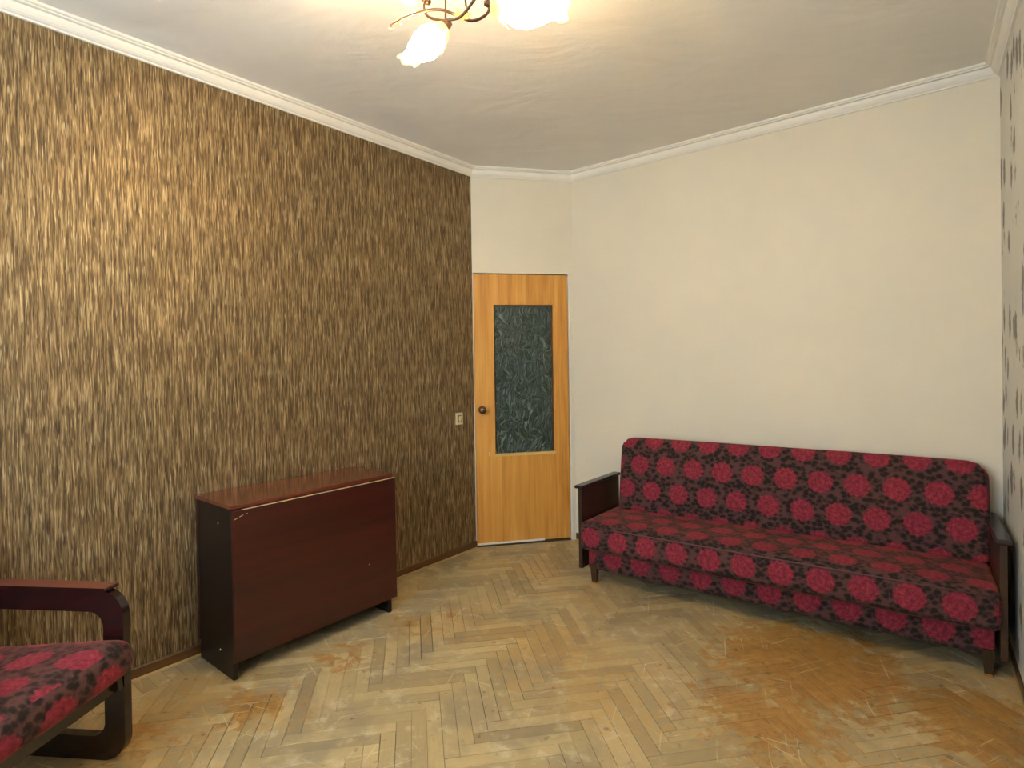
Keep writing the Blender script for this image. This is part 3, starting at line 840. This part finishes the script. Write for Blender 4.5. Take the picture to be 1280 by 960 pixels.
branch('stem', [(-.05, 1.60, 2.440), (-.07, 1.64, 2.56), (-.13, 1.70, 2.738)], .0032)
branch('stem', [(-.10, 1.76, 2.55), (-.12, 1.74, 2.64), (-.145, 1.72, 2.738)], .0032)
# crystal beads along the free branch end
for (x, z) in ((-.368, 2.409), (-.345, 2.438), (-.334, 2.424), (-.310, 2.440), (-.288, 2.462), (-.272, 2.452)):
    bd = bmesh.new(); bmesh.ops.create_icosphere(bd, subdivisions=1, radius=.0042, matrix=Matrix.Translation(rel((x, 1.797, z))))
    obj('bead', bd, M['amber'], br_a)
# small leaf spray where the branches cross
for k in range(7):
    a = k * 2 * PI / 7 + .3; bd = bmesh.new(); c0 = Vector(rel((-.140, 1.79, 2.437)))
    d_ = Vector((math.cos(a), -.5, math.sin(a) * .6)).normalized(); s_ = d_.cross(Vector((0, 1, .2))).normalized()
    p = [c0, c0 + d_ * .016 + s_ * .006, c0 + d_ * .034, c0 + d_ * .016 - s_ * .006]; up = d_.cross(s_) * .0015
    va = [bd.verts.new(q + up) for q in p]; vb = [bd.verts.new(q - up) for q in p]
    bd.faces.new(va); bd.faces.new(vb[::-1])
    for i in range(4): bd.faces.new((va[i], va[(i + 1) % 4], vb[(i + 1) % 4], vb[i]))
    obj('leaf', bd, M['amber'], br_b)

def shade_bm(length, belly, seed):
    r_ = random.Random(seed); nt, ns = 22, 40; bm_ = bmesh.new(); uvl_ = bm_.loops.layers.uv.new('UVMap'); ph = r_.uniform(0, 6)
    prof = [(0, .016), (.08, .026), (.2, .045), (.38, .060), (.55, .061), (.70, .050), (.84, .036), (.93, .033), (1.0, .040)]
    def R(t):
        for (a, ra), (b, rb) in zip(prof, prof[1:]):
            if t <= b:
                f = (t - a) / (b - a); f = f * f * (3 - 2 * f); return ra + (rb - ra) * f
        return prof[-1][1]
    rows = []
    for sgn in (0, 1):
        for i in range(nt + 1):
            t = i / nt if sgn == 0 else 1 - i / nt
            row = []
            for k in range(ns):
                a = 2 * PI * k / ns
                lip = 1 + .13 * max(0, (t - .6) / .4) * math.cos(a - .6) + .03 * t * math.cos(5 * a + ph)
                rad = (R(t) * belly / .061) * (1 + .05 * math.sin(5 * a + ph) * t) - (.0022 if sgn else 0)
                bend = .010 * max(0, t - .75) ** 1.0 * 4
                row.append((bm_.verts.new((rad * math.cos(a) + bend * .5, rad * math.sin(a), -t * length * lip)), t))
            rows.append(row)
    for a, b in zip(rows, rows[1:]):
        for k in range(ns):
            q = (a[k], a[(k + 1) % ns], b[(k + 1) % ns], b[k])
            try: f = bm_.faces.new([v for v, _ in q])
            except ValueError: continue
            for l, (v, t) in zip(f.loops, q): l[uvl_].uv = (k / ns, t)
    return bm_
def calyx_bm(belly):
    bm_ = bmesh.new(); npet = 6
    for k in range(npet):
        a0 = 2 * PI * k / npet; rows = []
        for i in range(6):
            t = i / 5; w = .55 * (1 - .85 * t ** 2.2) ; r0 = .015 + (belly * .92 - .012) * t ** .8 + .004; z = .004 - .062 * t
            rows.append([(r0 * math.cos(a0 + s * w), r0 * math.sin(a0 + s * w), z) for s in (-1, -.5, 0, .5, 1)])
        for off in (0, .0018):
            vv = [[bm_.verts.new(Vector(p) * 1 + Vector((p[0], p[1], 0)).normalized() * off) for p in r] for r in rows]
            for a, b in zip(vv, vv[1:]):
                for j in range(4): bm_.faces.new((a[j], a[j + 1], b[j + 1], b[j]) if off else (b[j], b[j + 1], a[j + 1], a[j]))
    return bm_
def lamp(pos, aim, length, belly, seed, power=1.0, spin=0.0):
    d = Vector(aim).normalized(); q = d.to_track_quat('-Z', 'Y')
    sh = obj('lamp_shade', shade_bm(length, belly, seed), M['shade'], ch, True, loc=rel(pos))
    sh.rotation_mode = 'QUATERNION'; sh.rotation_quaternion = q @ Matrix.Rotation(spin, 3, 'Z').to_quaternion()
    sh['label'] = 'lit frosted lily glass shade'
    cl = obj('calyx', calyx_bm(belly), M['amber'], sh, True); cl['label'] = 'amber glass petals at the shade base'
    obj('socket', lathe(bmesh.new(), [(0, .026), (.008, .026), (.012, .016), (.013, -.004), (.016, -.008), (0, -.008)], 16), M['bronze'], sh, True)
    ld = bpy.data.lights.new('bulb_light', 'POINT'); ld.energy = LAMP_W * power; ld.color = (1.0, .87, .67); ld.shadow_soft_size = .022
    lo = bpy.data.objects.new('bulb_light', ld); C.objects.link(lo); lo.parent = sh; lo.location = (0, 0, -length * .62)
lamp((-.196, 1.79, 2.405), (-.86, .10, -.70), .150, .046, 1, 1.5, .8)
lamp((-.045, 1.80, 2.485), (.96, -.10, -.14), .215, .064, 2, 1.0, 2.2)
lamp((-.266, 1.84, 2.530), (-.70, .20, .68), .150, .048, 3, 1.8, 1.0)
lamp((.075, 1.71, 2.515), (.80, -.45, .12), .150, .048, 4, 1.0, 1.0)
lamp((-.15, 1.61, 2.480), (-.40, -.85, -.12), .150, .048, 5, 1.0, 1.0)
